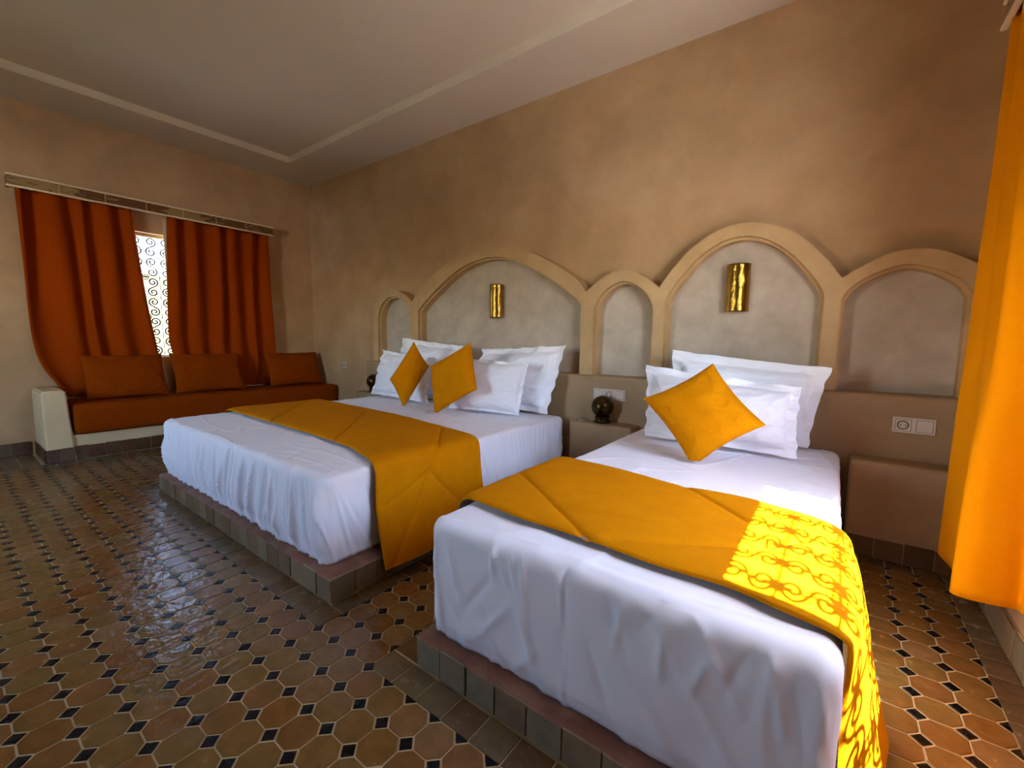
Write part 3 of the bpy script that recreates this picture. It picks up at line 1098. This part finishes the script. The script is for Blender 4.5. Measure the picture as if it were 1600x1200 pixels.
G1 = 'white pillows on the double bed'
G2 = 'white pillows on the single bed'
GM = 'mustard scatter cushions'
pillow('pillow', (-2.37, 2.745, 0.952), (-1.556, 2.73, 0.998), (-1.66, 2.66, 0.492), (-2.40, 2.66, 0.492), 0.13, M['pillow'],
       'white flanged pillow at the right, leaning on the arched wall behind the double bed', 'pillow', G1, 0.03, 0.045, seed=1)
pillow('pillow', (-3.365, 2.735, 1.04), (-2.571, 2.735, 0.975), (-2.56, 2.64, 0.492), (-3.34, 2.64, 0.492), 0.13, M['pillow'],
       'white flanged pillow at the left, leaning on the arched wall behind two mustard cushions', 'pillow', G1, 0.03, 0.045, seed=4)
pillow('pillow', (-3.462, 2.57, 0.925), (-2.72, 2.52, 0.875), (-2.70, 2.44, 0.492), (-3.60, 2.53, 0.492), 0.13, M['pillow'],
       'white pillow at the far left of the double bed behind the left mustard cushion', 'pillow', G1, 0.05, 0.03, seed=8)
pillow('pillow', (-2.38, 2.485, 0.885), (-1.74, 2.525, 0.872), (-1.775, 2.465, 0.495), (-2.42, 2.405, 0.492), 0.18, M['pillow'],
       'plump white pillow leaning in front of another beside the right mustard cushion', 'pillow', G1, 0.03, 0.02, seed=12)
pillow('cushion', (-2.745, 2.34, 1.005), (-2.70, 2.46, 0.804), (-2.755, 2.235, 0.47), (-2.785, 2.13, 0.712), 0.13, M['mustard'],
       'left mustard cushion balanced on its corner on the double bed', 'cushion', GM, 0.06, seed=2, wr=0.35, floor_z=0.494)
pillow('cushion', (-2.10, 2.315, 1.008), (-1.985, 2.25, 0.687), (-2.345, 2.19, 0.475), (-2.462, 2.262, 0.825), 0.13, M['mustard'],
       'right mustard cushion balanced on its corner on the double bed', 'cushion', GM, 0.05, seed=6, wr=0.35, floor_z=0.494)
pillow('pillow', (-0.80, 2.70, 0.985), (-0.012, 2.68, 0.912), (-0.085, 2.66, 0.497), (-0.80, 2.66, 0.497), 0.13, M['pillow'],
       'white flanged pillow leaning on the wall at the back of the single bed', 'pillow', G2, 0.03, 0.05, seed=15)
pillow('pillow', (-0.878, 2.47, 0.897), (-0.118, 2.45, 0.825), (-0.112, 2.37, 0.497), (-0.845, 2.40, 0.497), 0.18, M['pillow'],
       'white flanged pillow at the front of the single bed behind the mustard cushion', 'pillow', G2, 0.03, 0.04, seed=19)
pillow('cushion', (-0.455, 2.16, 0.932), (-0.218, 2.07, 0.690), (-0.487, 2.035, 0.465), (-0.742, 2.07, 0.752), 0.14, M['mustard'],
       'large mustard cushion balanced on its corner on the single bed', 'cushion', GM, 0.09, seed=23, wr=0.35, floor_z=0.498)

# ------------------------------------------------------------------ bench under the left window
bn = empty('masonry_bench', (-5.2, 1.7, 0))
tag(bn, 'low pale plaster bench with a squared end block along the window wall', 'bench')
BX = -4.95
bm = bmesh.new()
bm_box(bm, (XL+0.001, 0.625, 0.0), (BX-0.03, YH-0.001, 0.20))
world_child(from_bm('base', bm, M['bench']), bn)
bm = bmesh.new()
vv, ff = bm_box(bm, (XL+0.001, 0.482, 0.0), (BX, 0.622, 0.575))
for v_ in vv:
    if v_.co.z < 0.1 and v_.co.y > 0.55:
        v_.co.y = 0.652
    if v_.co.z > 0.1 and v_.co.x > -5.2:
        v_.co.x -= 0.02
bmesh.ops.bevel(bm, geom=[e for e in bm.edges if any(v.co.z > 0.1 for v in e.verts)], offset=0.012, segments=3, affect='EDGES')
world_child(from_bm('end_block', bm, M['bench']), bn)
kids = set(COL.objects)
tile_strip(None, (BX, 0.475), (BX, 0.645), 0.001, 0.108, (1, 0), M['base_tile'], t=0.006)
tile_strip(None, (BX-0.03, 0.625), (BX-0.03, YH-0.01), 0.001, 0.108, (1, 0), M['base_tile'], t=0.006)
tile_strip(None, (XL+0.02, 0.475), (BX, 0.475), 0.001, 0.108, (0, -1), M['base_tile'], t=0.006)
for o in list(COL.objects):
    if o not in kids:
        world_child(o, bn)

def soft_box(name, lo, hi, r, mat, seed=0, amp=0.004, step=0.035):
    x0, y0, z0 = lo
    x1, y1, z1 = hi
    bm = bmesh.new()
    bm_box(bm, lo, hi)
    cuts = {0: max(2, round((x1-x0)/step)), 1: max(2, round((y1-y0)/step)), 2: max(4, round((z1-z0)/step))}
    for ax in range(3):
        for k in range(1, cuts[ax]):
            co = Vector(lo)
            co[ax] = lo[ax] + (hi[ax]-lo[ax])*k/cuts[ax]
            nn = Vector((0, 0, 0))
            nn[ax] = 1
            bmesh.ops.bisect_plane(bm, geom=bm.verts[:]+bm.edges[:]+bm.faces[:], plane_co=co, plane_no=nn)
    for v in bm.verts:
        p = v.co
        q = Vector([min(max(p[a], lo[a]+r), hi[a]-r) for a in range(3)])
        d = p-q
        if d.length > 1e-6:
            if sum(abs(c_) > 1e-6 for c_ in d) > 1:
                p = q+d.normalized()*r
            v.co = p + d.normalized()*amp*nz(p.x*5+seed, p.y*5, p.z*5)
    return from_bm(name, bm, mat, None, True)
sc_ = empty('seat_cushion', (-5.2, 1.8, 0.2))
tag(sc_, 'long rust-orange bench mattress lying along the window bench', 'bench cushion')
world_child(soft_box('cover', (XL+0.03, 0.655, 0.203), (BX+0.015, YH-0.02, 0.455), 0.035, M['rust']), sc_)
bm = bmesh.new()
for zz in (0.222, 0.436):
    tube(bm, [(BX+0.006, 0.70+0.1*k, zz) for k in range(23)], 0.004, 6)
world_child(from_bm('piping', bm, M['rust'], None, True), sc_)
GB = 'rust back cushions on the bench'
for (ya, yb, lab, sd) in ((0.775, 1.345, 'rust back cushion on the bench nearest the pale end block', 31), (1.415, 2.035, 'rust back cushion in the middle of the bench below the window gap', 35), (2.31, 2.925, 'rust back cushion at the room corner end of the bench', 39)):
    pillow('back_cushion', (-5.33, ya-0.005, 0.845), (-5.33, yb+0.005, 0.845), (-5.19, yb+0.015, 0.462), (-5.19, ya, 0.462), 0.13, M['rust'], lab, 'cushion', GB, 0.05, seed=sd, wr=0.7)

# ------------------------------------------------------------------ windows and wrought-iron grilles
def spiral(cx, cy, r0, r1, a0, a1, n=22):
    return [(cx + (r0+(r1-r0)*t)*math.cos(a0+(a1-a0)*t), cy + (r0+(r1-r0)*t)*math.sin(a0+(a1-a0)*t)) for t in [k/n for k in range(n+1)]]

def scroll_mesh(w, h_):
    """S-scroll centred on the origin in a w x h_ cell (local y across, z up)"""
    R = min(w*0.46, h_*0.23)
    a = spiral(0, h_/2-R-0.004, 0.008, R, -3.6*math.pi, -0.5*math.pi - 0.0, 26)
    b = [(-x, -y) for x, y in a][::-1]
    return a + b

def window(name, x, out, win, scroll_r, scroll_rows=6, scroll_cols=4):
    """x: inner wall face, out: +1 or -1 to the outside"""
    e = empty(name, (x+out*0.18, (win['y0']+win['y1'])/2, win['z0']))
    struct(e)
    y0, y1, z0, z1 = win['y0'], win['y1'], win['z0'], win['z1']
    xf = x+out*0.09
    fw = 0.028
    fr = boxes('window_frame', [((xf-0.025, y0, z0), (xf+0.025, y0+fw, z1)), ((xf-0.025, y1-fw, z0), (xf+0.025, y1, z1)),
                                ((xf-0.025, y0+fw, z1-fw), (xf+0.025, y1-fw, z1)), ((xf-0.025, y0+fw, z0), (xf+0.025, y1-fw, z0+fw))], M['frame'])
    world_child(fr, e)
    a, b = sorted((x+out*0.002, x+out*0.175))
    world_child(box('window_sill', (a, y0+0.002, z0+0.0005), (b, y1-0.002, z0+0.015), M['frame'], bevel=0.003), e)
    xg = x+out*0.15
    t = 0.0045
    ga, gb2, gz0, gz1 = y0+0.012, y1-0.012, z0+0.02, z1-0.012
    lst = []
    for k in range(scroll_cols+1):
        yy = ga+(gb2-ga)*k/scroll_cols
        lst.append(((xg-t, yy-t*0.7, gz0), (xg+t, yy+t*0.7, gz1)))
    for k in range(scroll_rows+1):
        zz = gz0+(gz1-gz0)*k/scroll_rows
        lst.append(((xg-t*0.8, ga, zz-t*0.7), (xg+t*0.8, gb2, zz+t*0.7)))
    gr = boxes('grille', lst, M['iron'])
    world_child(gr, e)
    cw, ch = (gb2-ga)/scroll_cols, (gz1-gz0)/scroll_rows
    bm = bmesh.new()
    tube(bm, [(0, p, q) for p, q in scroll_mesh(cw*0.5, ch)], scroll_r, 5)
    src = from_bm('scroll', bm, M['iron'], None, True)
    bm = bmesh.new()
    ring = spiral(0, 0, 0.030, 0.030, 0, 2*math.pi, 16)
    tube(bm, [(0, p, q) for p, q in ring], 0.0036, 5, cap=False)
    for k in range(6):
        aa = k*math.pi/3
        rr = spiral(0.017*math.cos(aa), 0.017*math.sin(aa), 0.011, 0.011, 0, 2*math.pi, 10)
        tube(bm, [(0, p, q) for p, q in rr], 0.0028, 5, cap=False)
    rsrc = from_bm('rosette', bm, M['iron'], None, True)
    first = [True, True]
    for i in range(scroll_cols):
        for j in range(scroll_rows):
            cy, cz = ga+(i+.5)*cw, gz0+(j+.5)*ch
            for m_ in (-1, 1):
                o = src if first[0] else bpy.data.objects.new('scroll', src.data)
                if not first[0]:
                    COL.objects.link(o)
                first[0] = False
                o.location = (xg, cy+m_*cw*0.25, cz)
                o.scale = (1, m_*(1 if (i+j) % 2 else -1), 1)
                o.parent = gr
                o.matrix_parent_inverse = (Matrix.Translation(e.location) @ gr.matrix_parent_inverse).inverted()
            if j in (1, 3):
                o = rsrc if first[1] else bpy.data.objects.new('rosette', rsrc.data)
                if not first[1]:
                    COL.objects.link(o)
                first[1] = False
                o.location = (xg, cy, cz+ch*0.5)
                o.parent = gr
                o.matrix_parent_inverse = (Matrix.Translation(e.location) @ gr.matrix_parent_inverse).inverted()
    return e
window('window_1', XL, -1, LW, 0.0080)
window('window_2', XR, 1, RW, 0.0064)
# plain window in the rear wall, outside the picture
e = struct(empty('window_3', ((BW['x0']+BW['x1'])/2, YB-0.15, BW['z0'])))
fw_ = 0.045
world_child(boxes('window_frame', [((BW['x0'], YB-0.14, BW['z0']), (BW['x0']+fw_, YB-0.09, BW['z1'])), ((BW['x1']-fw_, YB-0.14, BW['z0']), (BW['x1'], YB-0.09, BW['z1'])),
                  ((BW['x0']+fw_, YB-0.14, BW['z1']-fw_), (BW['x1']-fw_, YB-0.09, BW['z1'])), ((BW['x0']+fw_, YB-0.14, BW['z0']), (BW['x1']-fw_, YB-0.09, BW['z0']+fw_))], M['frame']), e)

# ------------------------------------------------------------------ curtains
def cloth(name, fn, nu, nv, mat, parent=None, thick=0.003):
    V = []
    for j in range(nv+1):
        for i in range(nu+1):
            V.append(Vector(fn(i/nu, j/nv)))
    Fc = []
    for j in range(nv):
        for i in range(nu):
            a = j*(nu+1)+i
            Fc.append((a, a+1, a+nu+2, a+nu+1))
    o = mk(name, V, Fc, mat, parent, True)
    md = o.modifiers.new('thickness', 'SOLIDIFY')
    md.thickness = thick
    md.offset = 0
    return o

def pelmet(x_in, out, y0, y1, label):
    """board standing off the wall; out: direction into the room"""
    d = 0.13*out
    e = empty('curtain_pelmet', (x_in+d/2, (y0+y1)/2, 2.2))
    tag(e, label, 'pelmet', 'painted curtain pelmets')
    s = lambda a, b: (min(a, b), max(a, b))
    fa, fb = s(x_in+d, x_in+d-0.018*out)
    bo = world_child(box('board', (fa, y0, 2.212), (fb, y1, 2.288), M['pelmet'], bevel=0.002), e)
    for ye in (y0, y1-0.018):
        a, b = s(x_in+0.001*out, x_in+d-0.0185*out)
        world_child(box('return_board', (a, ye, 2.212), (b, ye+0.018, 2.288), M['pelmet']), e)
    a, b = s(x_in+d+0.008*out, x_in+d-0.012*out)
    for zz in (2.198, 2.288):
        world_child(box('trim', (a, y0-0.008, zz), (b, y1+0.008, zz+0.014), M['trim'], bevel=0.003), e)
    a, b = s(x_in+d-0.03*out, x_in+0.001*out)
    world_child(box('top_board', (a, y0, 2.288), (b, y1, 2.30), M['frame']), e)
    n = max(3, round((y1-y0)/0.3))
    a, b = s(x_in+d+0.001*out, x_in+d+0.005*out)
    for k in range(1, n):
        yy = y0+(y1-y0)*k/n
        world_child(box('divider', (a, yy-0.003, 2.213), (b, yy+0.003, 2.287), M['frame']), bo)
    bm = bmesh.new()
    tube(bm, [(x_in+d*0.5, y0+0.02, 2.245), (x_in+d*0.5, y1-0.02, 2.245)], 0.008, 8)
    world_child(from_bm('curtain_rod', bm, M['frame'], None, True), e)
pelmet(XL, 1, 0.45, 2.485, 'long painted pelmet with brown brushwork above the rust curtains')
pelmet(XR, -1, 0.30, 2.47, 'painted pelmet end above the golden curtain, cut by the picture edge')

GC = 'rust curtains over the bench'
def rust_fn(left, right, seed, folds, amp):
    def fn(u, v):
        z = 2.208 + (0.475-2.208)*v
        yl, yr = sinterp(left, v), sinterp(right, v)
        ph = folds*math.pi*2*(u + 0.10*nz(u*3.1, v*0.9, seed))
        a = amp*(0.55+0.45*abs(nz(u*3+seed, v*0.8, 2)))*(1-0.35*v)
        x = -5.420 + a*math.sin(ph) + 0.012*nz(u*6, v*3, seed)
        # the cloth is pushed behind the cushions and bunches on the seat
        x += 0.025*sstep(0.72, 0.95, v) - 0.03*sstep(0.88, 1.0, v)
        y = yl + (yr-yl)*(u + 0.02*math.sin(ph*0.5+seed)) + 0.03*sstep(.8, 1, v)*nz(u*7, v*6, seed)
        x += 0.02*sstep(.8, 1, v)*nz(u*9, v*12, seed+3)
        return (max(x, XL+0.02), y, z)
    return fn
c1 = cloth('curtain', rust_fn([(0, 0.49), (0.35, 0.505), (0.7, 0.515), (0.85, 0.56), (1.0, 0.70)], [(0, 1.235), (0.2, 1.262), (0.5, 1.305), (0.85, 1.375), (1.0, 1.40)], 3, 4.5, 0.052), 130, 60, M['curtain_rust'])
tag(c1, 'rust-orange curtain at the left of the window gap, swept inward at the bottom', 'curtain', GC)
c2 = cloth('curtain', rust_fn([(0, 1.470), (0.45, 1.435), (0.7, 1.425), (0.85, 1.46), (1.0, 1.45)], [(0, 2.445), (0.4, 2.455), (0.8, 2.49), (1.0, 2.46)], 8, 5.2, 0.050), 140, 60, M['curtain_rust'])
tag(c2, 'rust-orange curtain between the window gap and the room corner', 'curtain', GC)
c3 = cloth('sheer_curtain', lambda u, v: (-5.478+0.006*math.sin(u*22), 1.468+0.03*v*v + u*0.40, 2.19-1.70*v), 40, 20, M['sheer'], thick=0.001)
tag(c3, 'thin beige voile strip showing beside the bright window gap', 'curtain')

# golden curtain at the right window
bot_path = [(0.485, 2.435), (0.425, 2.41), (0.385, 2.375), (0.40, 2.25), (0.405, 2.13), (0.365, 2.015), (0.40, 1.985), (0.46, 1.99), (0.515, 2.00), (0.522, 1.975)]
top_path = [(0.500, 2.455), (0.445, 2.44), (0.420, 2.40), (0.475, 2.35), (0.415, 2.26), (0.485, 2.20), (0.425, 2.12), (0.49, 2.05), (0.43, 1.97), (0.49, 1.90)]
def golden(u, v):
    n = len(bot_path)-1
    s = u*n
    i = min(int(s), n-1)
    t = s-i
    def cr(pth):
        p0, p1, p2, p3 = (Vector(pth[max(i-1, 0)]), Vector(pth[i]), Vector(pth[i+1]), Vector(pth[min(i+2, n)]))
        return 0.5*((2*p1) + (p2-p0)*t + (2*p0-5*p1+4*p2-p3)*t*t + (3*p1-p0-3*p2+p3)*t**3)
    k = sstep(0.0, 1.0, v)
    p = cr(top_path)*(1-k) + cr(bot_path)*k
    z = 2.208 + (0.20-2.208)*v
    p = p + Vector((0.004*nz(u*5, v*4), 0.006*nz(u*5, v*5, 4)))
    return (min(p.x, 0.532), p.y, z)
cg = cloth('curtain', golden, 110, 60, M['curtain_gold'], thick=0.004)
tag(cg, 'bright golden curtain drawn to the side at the right edge of the picture', 'curtain')

# ------------------------------------------------------------------ wall lamps
def sconce(x, label):
    R_, z0, z1, n = 0.066, 1.218, 1.502, 26
    yb = 2.984
    e = empty('wall_sconce', (x, yb, z0))
    tag(e, label, 'wall lamp', 'brass half-cylinder wall lamps')
    V, Fc = [], []
    rows = 30
    for j in range(rows+1):
        for i in range(n+1):
            a = math.pi*i/n
            z = z0+(z1-z0)*j/rows
            rr = R_ + 0.0014*nz(a*5+x*7, z*16) + 0.0008*nz(a*11, z*40, 5)
            V.append((x-rr*math.cos(a), yb-0.022-rr*math.sin(a)*0.95, z))
    for j in range(rows):
        for i in range(n):
            a = j*(n+1)+i
            Fc.append((a, a+1, a+n+2, a+n+1))
    o = mk('shade', V, Fc, M['brass'], None, True)
    md = o.modifiers.new('thickness', 'SOLIDIFY')
    md.thickness = 0.002
    world_child(o, e)
    world_child(box('back_plate', (x-0.045, yb-0.022, z0+0.05), (x+0.045, yb, z1-0.05), M['dark_brass'], bevel=0.002), e)
    bm = bmesh.new()
    lathe(bm, [(0.014, 0), (0.018, 0.01), (0.018, 0.05), (0.014, 0.06)], (x, yb-0.05, z0+0.09), 14)
    world_child(from_bm('lamp_holder', bm, M['dark_brass'], None, True), e)
    bm = bmesh.new()
    lathe(bm, [(0.010, 0), (0.022, 0.02), (0.026, 0.04), (0.018, 0.062), (0.004, 0.07)], (x, yb-0.05, z0+0.15), 14)
    world_child(from_bm('bulb', bm, M['plastic'], None, True), e)
sconce(-2.385, 'brass half-cylinder sconce in the wide arch above the double bed')
sconce(-0.510, 'brass half-cylinder sconce in the arch above the single bed')

# ------------------------------------------------------------------ sockets and switches
def plate(x0, x1, z0, z1, y, mods, label, name='socket_plate', group='white socket plates'):
    e = empty(name, ((x0+x1)/2, y, z0))
    tag(e, label, 'socket', group)
    world_child(box('cover_frame', (x0, y-0.008, z0), (x1, y-0.0005, z1), M['plastic'], bevel=0.003), e)
    n = len(mods)
    w = (x1-x0)/n
    for k, m_ in enumerate(mods):
        a, b = x0+k*w+0.010, x0+(k+1)*w-0.010
        world_child(box('gap_shadow', (a-0.0015, y-0.0084, z0+0.0085), (b+0.0015, y-0.007, z1-0.0085), M['plastic_dark']), e)
        md = box('switch_rocker' if m_ == 'switch' else ('socket_insert' if m_ == 'socket' else 'blank_insert'),
                 (a, y-0.0105, z0+0.010), (b, y-0.0075, z1-0.010), M['plastic'], bevel=0.0015)
        world_child(md, e)
        if m_ == 'socket':
            cx, cz = (a+b)/2, (z0+z1)/2
            bm = bmesh.new()
            tube(bm, [(cx+0.0195*math.cos(t*math.pi/12), y-0.0107, cz+0.0195*math.sin(t*math.pi/12)) for t in range(25)], 0.0022, 6, cap=False)
            world_child(from_bm('socket_ring', bm, M['plastic_dark'], None, True), md)
            for dx in (-0.0095, 0.0095):
                bm = bmesh.new()
                tube(bm, [(cx+dx, y-0.0112, cz), (cx+dx, y-0.0085, cz)], 0.003, 10)
                world_child(from_bm('pin_hole', bm, M['plastic_dark'], None, True), md)
            bm = bmesh.new()
            tube(bm, [(cx, y-0.0125, cz+0.012), (cx, y-0.0085, cz+0.012)], 0.0025, 10)
            world_child(from_bm('earth_pin', bm, M['plastic'], None, True), md)
    return e
plate(-1.374, -1.134, 0.622, 0.697, 2.82, ['switch', 'socket', 'switch'], 'white three-module socket and switch plate behind the round lamp')
plate(0.244, 0.400, 0.605, 0.681, 2.82, ['socket', 'switch'], 'white two-module socket plate on the ledge beside the golden curtain')
plate(-4.84, -4.76, 0.662, 0.742, YH, ['socket'], 'small single socket low on the wall near the room corner')

# ------------------------------------------------------------------ bedside lamps
def ball_lamp(x, y, z, label, cord=True):
    e = empty('table_lamp', (x, y, z))
    tag(e, label, 'lamp', 'round brass bedside lamps')
    bm = bmesh.new()
    lathe(bm, [(0.052, 0), (0.058, 0.004), (0.058, 0.010), (0.050, 0.014), (0.046, 0.030), (0.052, 0.036), (0.054, 0.042), (0.042, 0.046)], (x, y, z+0.0006), 28)
    world_child(from_bm('base', bm, M['dark_brass'], None, True), e)
    bm = bmesh.new()
    prof = []
    for k in range(19):
        a = -math.pi/2 + math.pi*k/18
        prof.append((max(0.076*math.cos(a), 0.004), 0.112+0.076*math.sin(a)))
    prof = [q for q in prof if q[1] > 0.04]
    lathe(bm, prof, (x, y, z), 32)
    gl = world_child(from_bm('globe', bm, M['dark_brass'], None, True), e)
    bm = bmesh.new()
    tube(bm, [(x+0.0765*math.cos(k*math.pi/16), y+0.0765*math.sin(k*math.pi/16), z+0.112) for k in range(33)], 0.002, 6, cap=False)
    world_child(from_bm('rim', bm, M['dark_brass'], None, True), gl)
    if cord:
        bm = bmesh.new()
        pts = []
        for k in range(40):
            t = k/39
            a = t*2.6*math.pi
            pts.append((x-0.05-0.14*math.sin(t*math.pi)*(0.75+0.25*math.cos(a)), y-0.005+0.045*math.sin(a)*(1-t*0.4), z+0.003+0.004*max(0, math.sin(a*0.5+1))))
        tube(bm, pts, 0.0026, 6)
        world_child(from_bm('cord', bm, M['cord'], None, True), e)
ball_lamp(-1.265, 2.74, 0.4705, 'dark brass ball lamp with loose white cord on the nightstand between the beds')
ball_lamp(-3.845, 2.74, 0.4705, 'dark ball lamp peeking out behind the far left white pillow', cord=False)
